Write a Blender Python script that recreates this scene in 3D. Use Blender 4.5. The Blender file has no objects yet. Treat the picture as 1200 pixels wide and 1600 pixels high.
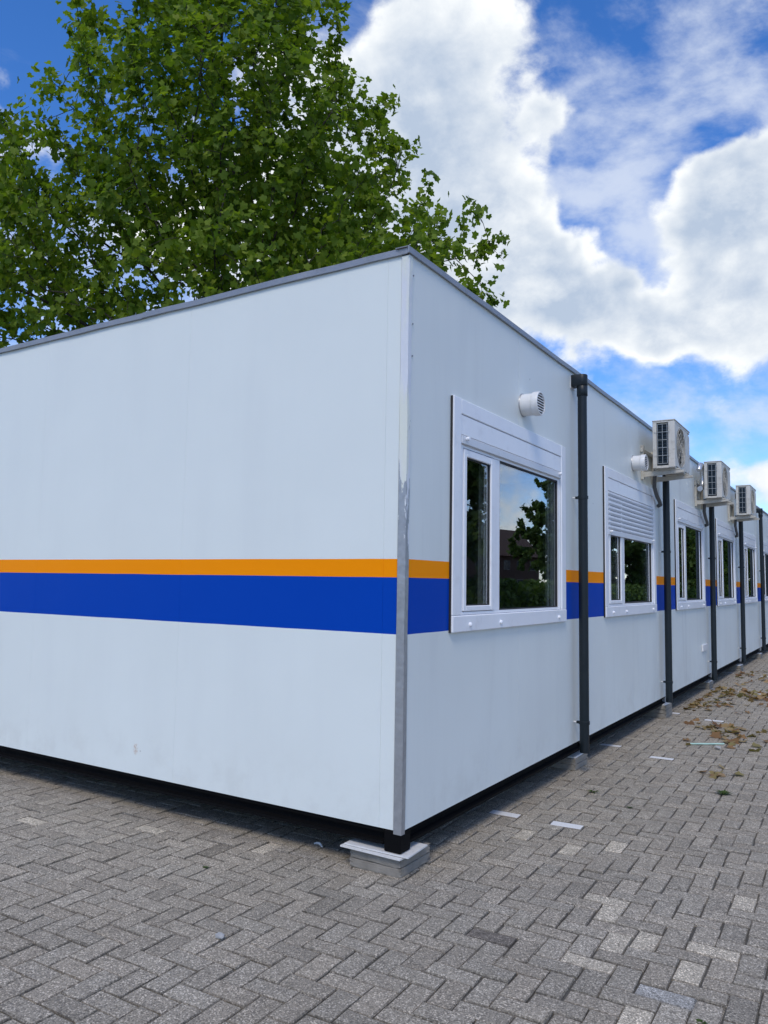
import bpy, math, random
import numpy as np
from mathutils import Vector, Matrix

random.seed(7); rng = np.random.default_rng(7)
scene = bpy.context.scene
COL = scene.collection

# ------------------------------------------------------------------ camera
CAM = Vector((1.9743, -3.3434, 1.4273))
PITCH, ROLL, YAW, FPX = 0.09112, 0.01696, 0.56152, 1206.43
fw = Vector((-math.sin(YAW) * math.cos(PITCH), math.cos(YAW) * math.cos(PITCH), math.sin(PITCH)))
r0 = Vector((math.cos(YAW), math.sin(YAW), 0)); u0 = r0.cross(fw)
rv = math.cos(ROLL) * r0 + math.sin(ROLL) * u0
uv = -math.sin(ROLL) * r0 + math.cos(ROLL) * u0
cd = bpy.data.cameras.new('camera'); cam = bpy.data.objects.new('camera', cd); COL.objects.link(cam)
m = Matrix((rv, uv, -fw)).transposed().to_4x4(); m.translation = CAM
cam.matrix_world = m
cd.sensor_fit = 'VERTICAL'; cd.sensor_height = 36; cd.sensor_width = 27; cd.lens = FPX / 1600 * 36
cd.clip_start = 0.05; cd.clip_end = 3000
scene.camera = cam
scene.render.resolution_x, scene.render.resolution_y = 768, 1024

# ------------------------------------------------------------------ view, sun, sky
scene.view_settings.view_transform = 'Standard'; scene.view_settings.look = 'None'
scene.view_settings.exposure = 0.86; scene.view_settings.gamma = 1.0
SUN_EL, SUN_AZ = math.radians(50), math.radians(160)      # azimuth from +Y towards +X
sdir = Vector((math.cos(SUN_EL) * math.sin(SUN_AZ), math.cos(SUN_EL) * math.cos(SUN_AZ), math.sin(SUN_EL)))
sl = bpy.data.lights.new('sun', 'SUN'); sl.energy = 1.0; sl.angle = math.radians(20); sl.color = (1.0, .92, .80)
so = bpy.data.objects.new('sun', sl); COL.objects.link(so)
so.rotation_euler = sdir.to_track_quat('Z', 'Y').to_euler()

world = bpy.data.worlds.new('World'); scene.world = world; world.use_nodes = True
world.cycles.sampling_method = 'MANUAL'; world.cycles.sample_map_resolution = 512
WT = world.node_tree; WT.nodes.clear()
SKY_STRENGTH = 0.10


class NT:
    """Small helper to write node trees compactly."""
    def __init__(s, tree): s.t = tree
    def n(s, typ, ins=None, **kw):
        nd = s.t.nodes.new(typ)
        for k, v in kw.items(): setattr(nd, k, v)
        for k, v in (ins or {}).items(): s.set(nd.inputs[k], v)
        return nd
    def set(s, sock, v):
        if isinstance(v, bpy.types.NodeSocket): s.t.links.new(v, sock)
        elif isinstance(v, bpy.types.Node): s.t.links.new(v.outputs[0], sock)
        else: sock.default_value = v
    def math(s, op, a, b=0.0, c=0.0, clamp=False):
        return s.n('ShaderNodeMath', {0: a, 1: b, 2: c}, operation=op, use_clamp=clamp).outputs[0]
    def vmath(s, op, a, b=(0, 0, 0)):
        nd = s.n('ShaderNodeVectorMath', {0: a, 1: b}, operation=op)
        return nd.outputs['Value'] if op in ('DISTANCE', 'LENGTH', 'DOT_PRODUCT') else nd.outputs[0]
    def noise(s, vec, scale, detail=4, rough=.5, dist=0.0, color=False):
        nd = s.n('ShaderNodeTexNoise', {'Vector': vec, 'Scale': scale, 'Detail': detail, 'Roughness': rough, 'Distortion': dist})
        return nd.outputs['Color' if color else 'Fac']
    def ss(s, v, a, b, to0=0.0, to1=1.0):
        nd = s.n('ShaderNodeMapRange', {'Value': v, 'From Min': a, 'From Max': b, 'To Min': to0, 'To Max': to1}, interpolation_type='SMOOTHSTEP')
        return nd.outputs[0]
    def mix(s, f, a, b, blend='MIX'):
        nd = s.n('ShaderNodeMix', data_type='RGBA', blend_type=blend)
        s.set(nd.inputs[0], f); s.set(nd.inputs[6], a); s.set(nd.inputs[7], b)
        return nd.outputs[2]


def c3(r, g=None, b=None):
    if g is None: g = b = r
    return (r, g, b, 1.0)


W = NT(WT)
tc = W.n('ShaderNodeTexCoord').outputs['Generated']
dirv = W.vmath('NORMALIZE', tc)
sky = W.n('ShaderNodeTexSky', sky_type='NISHITA', sun_disc=False, sun_elevation=SUN_EL, sun_rotation=SUN_AZ,
          altitude=0, air_density=1.0, dust_density=0.1, ozone_density=3.0)
skyc = W.n('ShaderNodeHueSaturation', {'Saturation': 1.25, 'Value': 1.0, 'Color': sky.outputs[0]}).outputs[0]
skyc = W.mix(1.0, skyc, c3(.76, .84, 1.08), 'MULTIPLY')
# cloud banks of the day: direction, angular size, weight; everywhere else plain broken cumulus
BANKS = [(-.41, .69, .598, .12, .30), (-.40, .774, .500, .13, .32), (-.290, .813, .512, .045, .22), (-.115, .90, .42, .09, .36),
         (-.06, .886, .465, .09, .30), (-.251, .914, .315, .065, .34), (-.14, .938, .311, .085, .34), (-.20, .935, .335, .06, .25), (-.100, .987, .123, .05, .38),
         (-.738, .433, .518, .045, .3), (-.785, .454, .422, .06, .25), (-.36, .833, .443, .09, .26), (-.516, .751, .413, .15, .3),
         (-.36, .855, .385, .08, .34), (-.30, .89, .35, .06, .25), (-.30, .945, .25, .035, .16),
         (-.187, .793, .58, .11, -.34), (-.205, .83, .515, .075, -.34), (-.225, .862, .455, .055, -.36), (-.255, .88, .405, .040, -.30), (-.20, .905, .375, .028, -.25), (-.19, .92, .35, .02, -.2), (-.231, .949, .215, .075, -.3), (-.10, .975, .19, .075, -.3),
         (-.70, .44, .564, .055, -.3), (-.48, .617, .623, .04, -.35), (-.101, .839, .534, .075, -.3), (-.62, .52, .58, .09, -.3)]
dirw = W.vmath('ADD', dirv, W.vmath('MULTIPLY', W.vmath('SUBTRACT', W.noise(dirv, 9.0, 3, .55, color=True), (.5, .5, .5)), (.16, .16, .16)))
bias = None
for x, y, z, s, a in BANKS:
    d = W.vmath('DISTANCE', dirw, (x, y, z))
    q = W.math('MULTIPLY', d, 1.0 / s)
    q = W.math('MULTIPLY', W.math('MULTIPLY', q, q), -1.0)
    g = W.math('MULTIPLY', W.math('EXPONENT', q), a)
    bias = g if bias is None else W.math('ADD', bias, g)


def density(vec):
    stretched = W.vmath('MULTIPLY', vec, (1, 1, 1.35))
    a = W.noise(stretched, 5.2, 3, .5, .25)
    b = W.noise(stretched, 15.0, 7, .62, .15)
    return W.math('ADD', a, W.math('MULTIPLY', W.math('SUBTRACT', b, .5), .60))


d1 = density(dirv)
d2 = density(W.vmath('ADD', dirv, (-.022, -.018, .032)))
dens = W.math('ADD', d1, bias)
mask = W.ss(dens, .49, .75)
wv = W.vmath('ADD', dirv, W.vmath('MULTIPLY', W.vmath('SUBTRACT', W.noise(dirv, 2.2, 2, color=True), (.5, .5, .5)), (.10, .10, .10)))
wisp = W.noise(W.vmath('MULTIPLY', W.n('ShaderNodeVectorRotate', {'Vector': wv, 'Axis': (.3, .2, 1), 'Angle': .5}, rotation_type='AXIS_ANGLE').outputs[0], (7, 2.2, 9)), 1.7, 6, .6)
veil = None
for x, y, z, s, a in [(-.225, .868, .445, .085, .62), (-.20, .90, .38, .07, .5), (-.165, .845, .51, .05, .30), (-.24, .95, .205, .09, .3), (-.10, .975, .20, .08, .25), (-.70, .45, .56, .10, -.7), (-.60, .54, .59, .09, -.6), (-.48, .61, .63, .06, -.5)]:
    q = W.math('MULTIPLY', W.vmath('DISTANCE', dirw, (x, y, z)), 1.0 / s)
    g = W.math('MULTIPLY', W.math('EXPONENT', W.math('MULTIPLY', W.math('MULTIPLY', q, q), -1.0)), a)
    veil = g if veil is None else W.math('ADD', veil, g)
wispm = W.math('MULTIPLY', W.ss(W.math('ADD', wisp, W.math('MULTIPLY', veil, .30)), .40, .80), .78)
lit = W.math('ADD', W.math('MULTIPLY', W.math('SUBTRACT', d1, d2), 2.0), W.math('MULTIPLY', W.ss(dens, .66, 1.0), -.62))
litf = W.math('ADD', lit, .80, clamp=True)
K = 1.0 / SKY_STRENGTH
cloudc = W.mix(litf, c3(.27 * K, .325 * K, .41 * K), c3(.60 * K, .61 * K, .605 * K))
c = W.mix(wispm, skyc, c3(.42 * K, .46 * K, .53 * K))
c = W.mix(mask, c, cloudc)
bg = W.n('ShaderNodeBackground', {'Color': c, 'Strength': SKY_STRENGTH})
wo = W.n('ShaderNodeOutputWorld', {'Surface': bg})

# ------------------------------------------------------------------ materials
def material(name):
    mt = bpy.data.materials.new(name); mt.use_nodes = True
    mt.node_tree.nodes.clear()
    t = NT(mt.node_tree)
    out = t.n('ShaderNodeOutputMaterial')
    return mt, t, out


def principled(t, out, color, rough=.5, metal=0.0, bump=None, bump_d=.002, spec=.5):
    b = t.n('ShaderNodeBsdfPrincipled', {'Base Color': color, 'Roughness': rough, 'Metallic': metal, 'Specular IOR Level': spec})
    if bump is not None:
        t.set(b.inputs['Normal'], t.n('ShaderNodeBump', {'Height': bump, 'Distance': bump_d, 'Strength': 1.0}))
    t.set(out.inputs[0], b)
    return b


def simple(name, col, rough=.5, metal=0.0, var=.12, scale=9.0, bump=0.0006, dirt=None, spec=.5):
    mt, t, out = material(name)
    P = t.n('ShaderNodeTexCoord').outputs['Object']
    n1 = t.noise(P, scale, 5, .6)
    dark = tuple(v * (1 - var * 1.6) for v in col); lite = tuple(min(1, v * (1 + var)) for v in col)
    c = t.mix(n1, c3(*dark), c3(*lite))
    if dirt:
        n2 = t.ss(t.noise(P, scale * 2.3, 6, .65), .52, .75)
        c = t.mix(t.math('MULTIPLY', n2, dirt[3]), c, c3(*dirt[:3]))
    principled(t, out, c, t.ss(n1, .2, .8, rough * .85, min(1, rough * 1.2)), metal, t.noise(P, scale * 14, 3), bump, spec)
    return mt


ORANGE, BLUE = (1.0, .305, .0), (.0, .056, .41)
Z_BLUE0, Z_BLUE1, Z_OR1 = 1.1694, 1.4546, 1.5482


def paint_material(name, base, streaks):
    mt, t, out = material(name)
    P = t.n('ShaderNodeNewGeometry').outputs['Position']
    sep = t.n('ShaderNodeSeparateXYZ', {0: P})
    wob = t.math('MULTIPLY', t.math('SUBTRACT', t.noise(P, 2.2, 5, .6), .5), .006)
    z = t.math('ADD', sep.outputs[2], wob)
    # rolled paint: broad faint unevenness, vertical run marks, rain streaks
    n = t.noise(P, 1.3, 5, .55)
    roll = t.noise(t.vmath('MULTIPLY', P, (2.6, 2.6, .35)), 1.0, 5, .6)
    c = t.mix(n, c3(*[v * .955 for v in base]), c3(*[min(1, v * 1.03) for v in base]))
    c = t.mix(t.math('MULTIPLY', t.ss(roll, .45, .75), .07), c, c3(.45, .47, .50))
    if streaks:
        st = t.noise(t.vmath('MULTIPLY', P, (1, 3.1, .30)), 1.5, 7, .66, .5)
        far = t.ss(sep.outputs[1], 2.0, 8.0, .25, 1.0)
        c = t.mix(t.math('MULTIPLY', t.math('MULTIPLY', t.ss(st, .50, .80), far), .40), c, c3(.36, .36, .355))
    foot = t.math('MULTIPLY', t.ss(z, .24, .62, 1, 0), t.ss(t.noise(P, 5, 6, .65), .42, .7))
    c = t.mix(t.math('MULTIPLY', foot, .14), c, c3(.36, .34, .30))
    # small scuffs and specks
    vo = t.n('ShaderNodeTexVoronoi', {'Vector': P, 'Scale': 2.6, 'Randomness': 1.0})
    spk = t.math('LESS_THAN', vo.outputs['Distance'], .018)
    c = t.mix(t.math('MULTIPLY', spk, .55), c, c3(.22, .21, .20))
    rp = t.vmath('DISTANCE', t.vmath('MULTIPLY', P, (1, 1, .6)), (-1.918, 0, .225))
    rust = t.math('MULTIPLY', t.ss(rp, .008, .026, 1, 0), t.ss(t.noise(P, 60, 4, .6), .40, .60))
    c = t.mix(t.math('MULTIPLY', rust, .75), c, c3(.42, .20, .08))
    # painted bands
    ob = t.mix(t.math('MULTIPLY', t.noise(P, 3, 4), .3), c3(*ORANGE), c3(.95, .275, .0))
    bb = t.mix(t.math('MULTIPLY', t.noise(P, 3, 4), .3), c3(*BLUE), c3(.0, .048, .375))
    c = t.mix(t.math('MULTIPLY', t.math('GREATER_THAN', z, Z_BLUE1), t.math('LESS_THAN', z, Z_OR1)), c, ob)
    c = t.mix(t.math('MULTIPLY', t.math('GREATER_THAN', z, Z_BLUE0), t.math('LESS_THAN', z, Z_BLUE1)), c, bb)
    h = t.math('ADD', t.math('MULTIPLY', t.noise(P, 2.0, 2, .4), 1.0), t.math('MULTIPLY', t.noise(P, 90, 3, .6), .05))
    band = t.math('MULTIPLY', t.math('GREATER_THAN', z, Z_BLUE0), t.math('LESS_THAN', z, Z_OR1))
    principled(t, out, c, t.ss(n, .3, .7, .36, .50), 0, h, .006, t.math('MULTIPLY_ADD', band, -.22, .30))
    return mt


M = {}
M['paint_side'] = paint_material('wall_paint_side', (.755, .80, .765), False)
M['paint_front'] = paint_material('wall_paint_front', (.75, .785, .752), True)
M['upvc'] = simple('white_frame_plastic', (.88, .89, .91), .32, 0, .04, 4, .0003, (.45, .44, .42, .18))
M['pvc'] = simple('white_vent_plastic', (.74, .74, .73), .4, 0, .05, 12, .0003, (.4, .39, .36, .25))
M['slat'] = simple('shutter_slat', (.68, .71, .75), .42, 0, .05, 6, .0003, (.4, .4, .4, .15))
M['pipe'] = simple('anthracite_pipe', (.009, .015, .020), .40, 0, .2, 7, .0003, (.03, .032, .034, .3), .35)
M['beam'] = simple('black_steel', (.003, .003, .0035), .75, 0, .2, 8, .0005, (.008, .007, .006, .3), .12)
M['fascia'] = simple('grey_zinc', (.33, .34, .36), .42, .55, .22, 5, .002, (.22, .21, .20, .5))
M['concrete'] = simple('concrete_slab', (.30, .275, .235), .92, 0, .32, 13, .004, (.13, .115, .09, .65), .2)
M['board'] = simple('packing_board', (.70, .69, .66), .6, 0, .1, 18, .001, (.30, .27, .23, .4))
M['galv'] = simple('galvanised_steel', (.42, .43, .44), .42, .6, .2, 16, .0006, (.25, .25, .25, .4))
M['ac'] = simple('aged_cream_metal', (.60, .58, .52), .5, 0, .14, 6, .0005, (.26, .23, .18, .75), .3)
M['ac_side'] = simple('aged_cream_plastic', (.52, .50, .44), .55, 0, .16, 8, .0005, (.22, .19, .15, .7), .3)
M['fin'] = simple('dark_fins', (.018, .035, .048), .45, .2, .4, 30, .0005)
M['wire'] = simple('grille_wire', (.50, .53, .54), .4, .2, .15, 20, .0001)
M['dark'] = simple('dark_void', (.012, .012, .013), .8, 0, .2, 10, .0002)
M['hose'] = simple('grey_hose', (.10, .105, .11), .6, 0, .3, 20, .0008, (.25, .25, .25, .4))
M['duct'] = simple('silver_duct', (.62, .64, .67), .28, .85, .1, 15, .001)
M['inside'] = simple('room_lining', (.16, .155, .15), .8, 0, .1, 2, .0005)
M['roofing'] = simple('roof_felt', (.10, .10, .10), .85, 0, .25, 5, .002)
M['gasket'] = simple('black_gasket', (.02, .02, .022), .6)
M['bark'] = simple('plane_bark', (.060, .050, .036), .9, 0, .45, 6, .008, (.12, .10, .07, .4))
M['curtain'] = simple('pale_curtain', (.75, .74, .71), .85, 0, .06, 10, .0005)
M['stone'] = simple('pale_stone', (.46, .46, .45), .8, 0, .2, 60, .003)
M['white_scrap'] = simple('white_scrap', (.72, .72, .70), .6, 0, .1, 30, .0005)
M['green_stick'] = simple('mint_plastic', (.45, .66, .56), .4, 0, .1, 20, .0003)
M['brick'] = simple('brown_brick', (.115, .065, .045), .9, 0, .35, 9, .004)
M['rooftile'] = simple('brown_roof_tile', (.075, .042, .030), .8, 0, .35, 7, .006)
M['solar'] = simple('solar_panel', (.02, .025, .05), .15, .1, .1, 3, .0001)
M['red_sign'] = simple('red_sign', (.6, .02, .03), .5)


def glass_material():
    mt, t, out = material('window_glass')
    g = t.n('ShaderNodeNewGeometry')
    cs = t.math('ABSOLUTE', t.vmath('DOT_PRODUCT', g.outputs['Incoming'], g.outputs['Normal']))
    fr = t.math('ADD', t.math('MULTIPLY', t.math('POWER', t.math('SUBTRACT', 1.0, cs), 5.0), .95), .05)
    fr = t.math('MULTIPLY', fr, 2.3, clamp=True)
    wav = t.noise(t.n('ShaderNodeTexCoord').outputs['Object'], 1.1, 2, .4)
    bp = t.n('ShaderNodeBump', {'Height': wav, 'Distance': .003, 'Strength': .08})
    gl = t.n('ShaderNodeBsdfGlossy', {'Color': c3(.95, .97, 1), 'Roughness': .0, 'Normal': bp})
    tr = t.n('ShaderNodeBsdfTransparent', {'Color': c3(.86, .89, .89)})
    mx = t.n('ShaderNodeMixShader', {0: fr, 1: tr, 2: gl})
    t.set(out.inputs[0], mx)
    return mt


M['glass'] = glass_material()


def corner_material():
    """Painted steel angle whose paint has peeled off its lower half."""
    mt, t, out = material('peeling_corner_angle')
    P = t.n('ShaderNodeNewGeometry').outputs['Position']
    z = t.n('ShaderNodeSeparateXYZ', {0: P}).outputs[2]
    n = t.noise(t.vmath('MULTIPLY', P, (12, 12, 2.6)), 1.2, 6, .65)
    bare = t.math('GREATER_THAN', t.math('ADD', t.math('MULTIPLY', t.math('SUBTRACT', 1.88, z), .8), t.math('MULTIPLY', t.math('SUBTRACT', n, .5), 2.6)), 0.0)
    met = t.mix(t.noise(P, 25, 5, .6), c3(.26, .27, .28), c3(.50, .51, .52))
    sealant = t.ss(t.noise(t.vmath('MULTIPLY', P, (4, 4, .8)), 1.3, 4), .46, .56)
    white = t.mix(sealant, c3(.70, .72, .75), c3(.74, .76, .66))
    c = t.mix(bare, white, met)
    principled(t, out, c, t.math('MULTIPLY_ADD', bare, -.02, .42), t.math('MULTIPLY', bare, .5), t.noise(P, 40, 4), .002)
    return mt


M['corner'] = corner_material()


def paver_material():
    mt, t, out = material('concrete_paver')
    P = t.n('ShaderNodeNewGeometry').outputs['Position']
    tone = t.n('ShaderNodeAttribute', attribute_name='tone').outputs['Color']
    grit = t.noise(P, 170, 4, .75)
    vo = t.n('ShaderNodeTexVoronoi', {'Vector': P, 'Scale': 165, 'Randomness': 1.0})
    cell = t.n('ShaderNodeSeparateColor', {0: vo.outputs['Color']})
    patch = t.noise(P, 14, 5, .6)
    worn = t.noise(P, .55, 5, .6)
    base = t.mix(t.ss(grit, .36, .64), c3(.115, .114, .111), c3(.40, .397, .385))
    white = t.math('MULTIPLY', t.math('GREATER_THAN', cell.outputs[0], .80), t.math('LESS_THAN', vo.outputs['Distance'], .55))
    base = t.mix(t.math('MULTIPLY', white, .8), base, c3(.62, .615, .60))
    base = t.mix(t.math('MULTIPLY', t.math('GREATER_THAN', cell.outputs[1], .82), .7), base, c3(.085, .085, .085))
    base = t.mix(t.ss(patch, .35, .7, .0, .35), base, c3(.18, .178, .17))
    base = t.mix(t.ss(worn, .35, .7, 0, .22), base, c3(.17, .166, .15))
    base = t.mix(1.0, base, c3(1.28, 1.13, .92), 'MULTIPLY')
    c = t.mix(1.0, base, tone, 'MULTIPLY')
    # painted or smooth pavers carry an amount of plain colour in the tone's alpha
    sm = t.n('ShaderNodeAttribute', attribute_name='smooth')
    c = t.mix(sm.outputs['Fac'], c, sm.outputs['Color'])
    h = t.math('ADD', t.math('MULTIPLY', grit, .7), t.math('MULTIPLY', t.noise(P, 45, 4, .6), .6))
    principled(t, out, c, .86, 0, h, .003, .3)
    return mt


M['paver'] = paver_material()


def ground_material():
    mt, t, out = material('jointing_sand')
    P = t.n('ShaderNodeNewGeometry').outputs['Position']
    n = t.noise(P, 60, 5, .65); w = t.noise(P, .5, 4)
    c = t.mix(n, c3(.07, .066, .058), c3(.15, .144, .13))
    c = t.mix(t.ss(w, .55, .75, 0, .35), c, c3(.045, .055, .028))
    principled(t, out, c, .95, 0, n, .004, .2)
    return mt


M['ground'] = ground_material()


def leaf_material(name, cols, transl=.35):
    mt, t, out = material(name)
    tone = t.n('ShaderNodeAttribute', attribute_name='tone').outputs['Fac']
    rnd = t.n('ShaderNodeObjectInfo').outputs['Random']
    f = t.math('FRACT', t.math('ADD', tone, rnd))
    ramp = t.n('ShaderNodeValToRGB', {'Fac': tone})
    e = ramp.color_ramp.elements
    e[0].color = c3(*cols[0]); e[1].color = c3(*cols[-1])
    for i, cc in enumerate(cols[1:-1]):
        k = e.new((i + 1) / (len(cols) - 1)); k.color = c3(*cc)
    b = t.n('ShaderNodeBsdfPrincipled', {'Base Color': ramp.outputs[0], 'Roughness': .55, 'Specular IOR Level': .16})
    tl = t.n('ShaderNodeBsdfTranslucent', {'Color': t.mix(1.0, ramp.outputs[0], c3(1.25, 1.35, .5), 'MULTIPLY')})
    t.set(out.inputs[0], t.n('ShaderNodeMixShader', {0: transl, 1: b, 2: tl}))
    return mt


M['leaf'] = leaf_material('plane_leaf', [(.055, .105, .014), (.125, .200, .024), (.205, .285, .034), (.33, .38, .06)], .52)
M['far_leaf'] = leaf_material('far_leaf', [(.035, .065, .018), (.075, .125, .03), (.13, .19, .045)], .4)
M['litter'] = leaf_material('dry_leaf', [(.16, .085, .04), (.27, .16, .075), (.33, .24, .12), (.24, .20, .08), (.36, .23, .13)], .2)
M['grass'] = leaf_material('weed_blade', [(.04, .08, .02), (.09, .13, .03)], .3)


# ------------------------------------------------------------------ mesh helpers
class MB:
    def __init__(s): s.v = []; s.f = []
    def add(s, verts, faces):
        o = len(s.v); s.v += [tuple(p) for p in verts]; s.f += [tuple(i + o for i in q) for q in faces]; return s
    def box(s, x0, x1, y0, y1, z0, z1, bev=0.0):
        if bev <= 0:
            v = [(x, y, z) for x in (x0, x1) for y in (y0, y1) for z in (z0, z1)]
            f = [(0, 1, 3, 2), (4, 6, 7, 5), (0, 4, 5, 1), (2, 3, 7, 6), (0, 2, 6, 4), (1, 5, 7, 3)]
            return s.add(v, f)
        b = min(bev, .49 * min(x1 - x0, y1 - y0, z1 - z0))
        V = []; idx = {}
        for i, x in enumerate((x0, x1)):
            for j, y in enumerate((y0, y1)):
                for k, z in enumerate((z0, z1)):
                    sx, sy, sz = (1, -1)[i], (1, -1)[j], (1, -1)[k]
                    idx[i, j, k, 'x'] = len(V); V.append((x, y + sy * b, z + sz * b))
                    idx[i, j, k, 'y'] = len(V); V.append((x + sx * b, y, z + sz * b))
                    idx[i, j, k, 'z'] = len(V); V.append((x + sx * b, y + sy * b, z))
        F = []
        def quad(a, b_, c_, d): F.append((a, b_, c_, d))
        for i in (0, 1): q = [idx[i, 0, 0, 'x'], idx[i, 1, 0, 'x'], idx[i, 1, 1, 'x'], idx[i, 0, 1, 'x']]; F.append(tuple(q if i else q[::-1]))
        for j in (0, 1): q = [idx[0, j, 0, 'y'], idx[0, j, 1, 'y'], idx[1, j, 1, 'y'], idx[1, j, 0, 'y']]; F.append(tuple(q if j else q[::-1]))
        for k in (0, 1): q = [idx[0, 0, k, 'z'], idx[1, 0, k, 'z'], idx[1, 1, k, 'z'], idx[0, 1, k, 'z']]; F.append(tuple(q if k else q[::-1]))
        for j in (0, 1):
            for k in (0, 1):
                q = [idx[0, j, k, 'y'], idx[1, j, k, 'y'], idx[1, j, k, 'z'], idx[0, j, k, 'z']]; F.append(tuple(q if (j ^ k) else q[::-1]))
        for i in (0, 1):
            for k in (0, 1):
                q = [idx[i, 0, k, 'x'], idx[i, 1, k, 'x'], idx[i, 1, k, 'z'], idx[i, 0, k, 'z']]; F.append(tuple(q[::-1] if (i ^ k) else q))
        for i in (0, 1):
            for j in (0, 1):
                q = [idx[i, j, 0, 'x'], idx[i, j, 1, 'x'], idx[i, j, 1, 'y'], idx[i, j, 0, 'y']]; F.append(tuple(q if (i ^ j) else q[::-1]))
        for i in (0, 1):
            for j in (0, 1):
                for k in (0, 1):
                    q = [idx[i, j, k, 'x'], idx[i, j, k, 'y'], idx[i, j, k, 'z']]; F.append(tuple(q if (i + j + k) % 2 else q[::-1]))
        return s.add(V, F)
    def tube(s, pts, rad, n=10, caps=True):
        pts = [Vector(p) for p in pts]
        rad = rad if isinstance(rad, (list, tuple)) else [rad] * len(pts)
        o = len(s.v); prev = None
        for i, p in enumerate(pts):
            d = (pts[min(i + 1, len(pts) - 1)] - pts[max(i - 1, 0)]).normalized()
            if prev is None:
                a = d.orthogonal().normalized()
            else:
                a = (prev - d * prev.dot(d)).normalized()
            prev = a; b = d.cross(a)
            for k in range(n):
                t = 2 * math.pi * k / n
                s.v.append(tuple(p + (a * math.cos(t) + b * math.sin(t)) * rad[i]))
        for i in range(len(pts) - 1):
            for k in range(n):
                s.f.append((o + i * n + k, o + i * n + (k + 1) % n, o + (i + 1) * n + (k + 1) % n, o + (i + 1) * n + k))
        if caps:
            s.f.append(tuple(o + k for k in range(n))[::-1]); s.f.append(tuple(o + (len(pts) - 1) * n + k for k in range(n)))
        return s
    def lathe_x(s, y, z, prof, n=32):
        o = len(s.v)
        for x, r in prof:
            for k in range(n):
                t = 2 * math.pi * k / n; s.v.append((x, y + r * math.cos(t), z + r * math.sin(t)))
        for i in range(len(prof) - 1):
            for k in range(n):
                s.f.append((o + i * n + k, o + i * n + (k + 1) % n, o + (i + 1) * n + (k + 1) % n, o + (i + 1) * n + k))
        return s
    def mesh(s, name, smooth=False):
        me = bpy.data.meshes.new(name); me.from_pydata(s.v, [], s.f); me.update()
        if smooth:
            me.polygons.foreach_set('use_smooth', [True] * len(me.polygons))
            try: me.set_sharp_from_angle(angle=math.radians(40))
            except Exception: pass
        return me
    def build(s, name, mat, parent=None, smooth=False):
        return link(name, s.mesh(name, smooth), mat, parent)


def link(name, me, mat, parent=None):
    o = bpy.data.objects.new(name, me); COL.objects.link(o)
    if mat is not None and len(me.materials) == 0: me.materials.append(M[mat])
    if parent is not None: o.parent = parent
    return o


def tag(o, label, cat, group=None, kind=None):
    if label: o['label'] = label
    if cat: o['category'] = cat
    if group: o['group'] = group
    if kind: o['kind'] = kind
    return o


def empty(name, loc, label, cat, group=None):
    o = bpy.data.objects.new(name, None); COL.objects.link(o); o.location = loc
    o.empty_display_size = .2
    return tag(o, label, cat, group)


def fast_mesh(name, V, F_tri, tone=None):
    me = bpy.data.meshes.new(name)
    V = np.asarray(V, np.float32); F = np.asarray(F_tri, np.int32)
    me.vertices.add(len(V)); me.vertices.foreach_set('co', V.ravel())
    k = F.shape[1]
    me.loops.add(F.size); me.loops.foreach_set('vertex_index', F.ravel())
    me.polygons.add(len(F))
    me.polygons.foreach_set('loop_start', np.arange(0, F.size, k, dtype=np.int32))
    me.update(calc_edges=True)
    if tone is not None:
        a = me.attributes.new('tone', 'FLOAT', 'FACE'); a.data.foreach_set('value', np.asarray(tone, np.float32))
    return me


# ------------------------------------------------------------------ ground and paving
gm = MB(); gm.add([(-300, -300, -.011), (300, -300, -.011), (300, 300, -.011), (-300, 300, -.011)], [(0, 1, 2, 3)])
ground = gm.build('brick_pavement', 'ground'); tag(ground, None, None, kind='structure')

PW = .1003
TH = math.radians(1.2); ct, st_ = math.cos(TH), math.sin(TH)
OX, OY = 1.302, .018


def lat(u, v):
    u, v = u * .985, v * .895
    return OX + ct * u - st_ * v, OY + st_ * u + ct * v


pavers = []
for i in range(-460, 460):
    for j in range(-230, 230):
        u, v = (i + 2 * j) * PW, (i - 2 * j) * PW
        for (a0, b0, w, h) in ((0, 0, 2, 1), (2, -1, 1, 2)):
            cx, cy = lat(u + (a0 + w / 2) * PW, v + (b0 + h / 2) * PW)
            if not (-8 < cx < 7 and -5 < cy < 22): continue
            if cx < -.8 and cy > .8: continue
            pavers.append((cx, cy, w, h))
PC = np.array([(a, b) for a, b, _, _ in pavers])
special = {}


def mark(lst, want, kind):
    for (x, y) in lst:
        dd = (PC[:, 0] - x) ** 2 + (PC[:, 1] - y) ** 2
        for k in np.argsort(dd)[:6]:
            if want is None or (pavers[k][2] == 2) == (want == 'A'):
                special[int(k)] = kind; break


mark([(.916, .30), (1.406, .049), (1.005, -.36), (1.355, -.527)], 'A', 'light')
mark([(.961, .159), (1.47, .642), (1.354, -.201), (1.053, -.123), (1.15, -.017)], 'B', 'light')
mark([(1.22, -.638), (-2.302, -.424), (-1.558, -.12), (-.765, -.011), (.55, .85), (1.9, 1.3), (.75, 1.02), (.2, .95)], None, 'light')
mark([(1.31, -.453)], 'A', 'blue')
mark([(.552, -.265)], None, 'dark')
mark([(.003, 1.343), (.424, 1.281), (.009, 3.712), (.417, 3.65), (.074, 5.978), (.432, 5.892), (.326, 8.5), (.66, 8.55), (-.058, 11.0), (.40, 10.9), (-.064, 8.663)], 'A', 'white')


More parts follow.
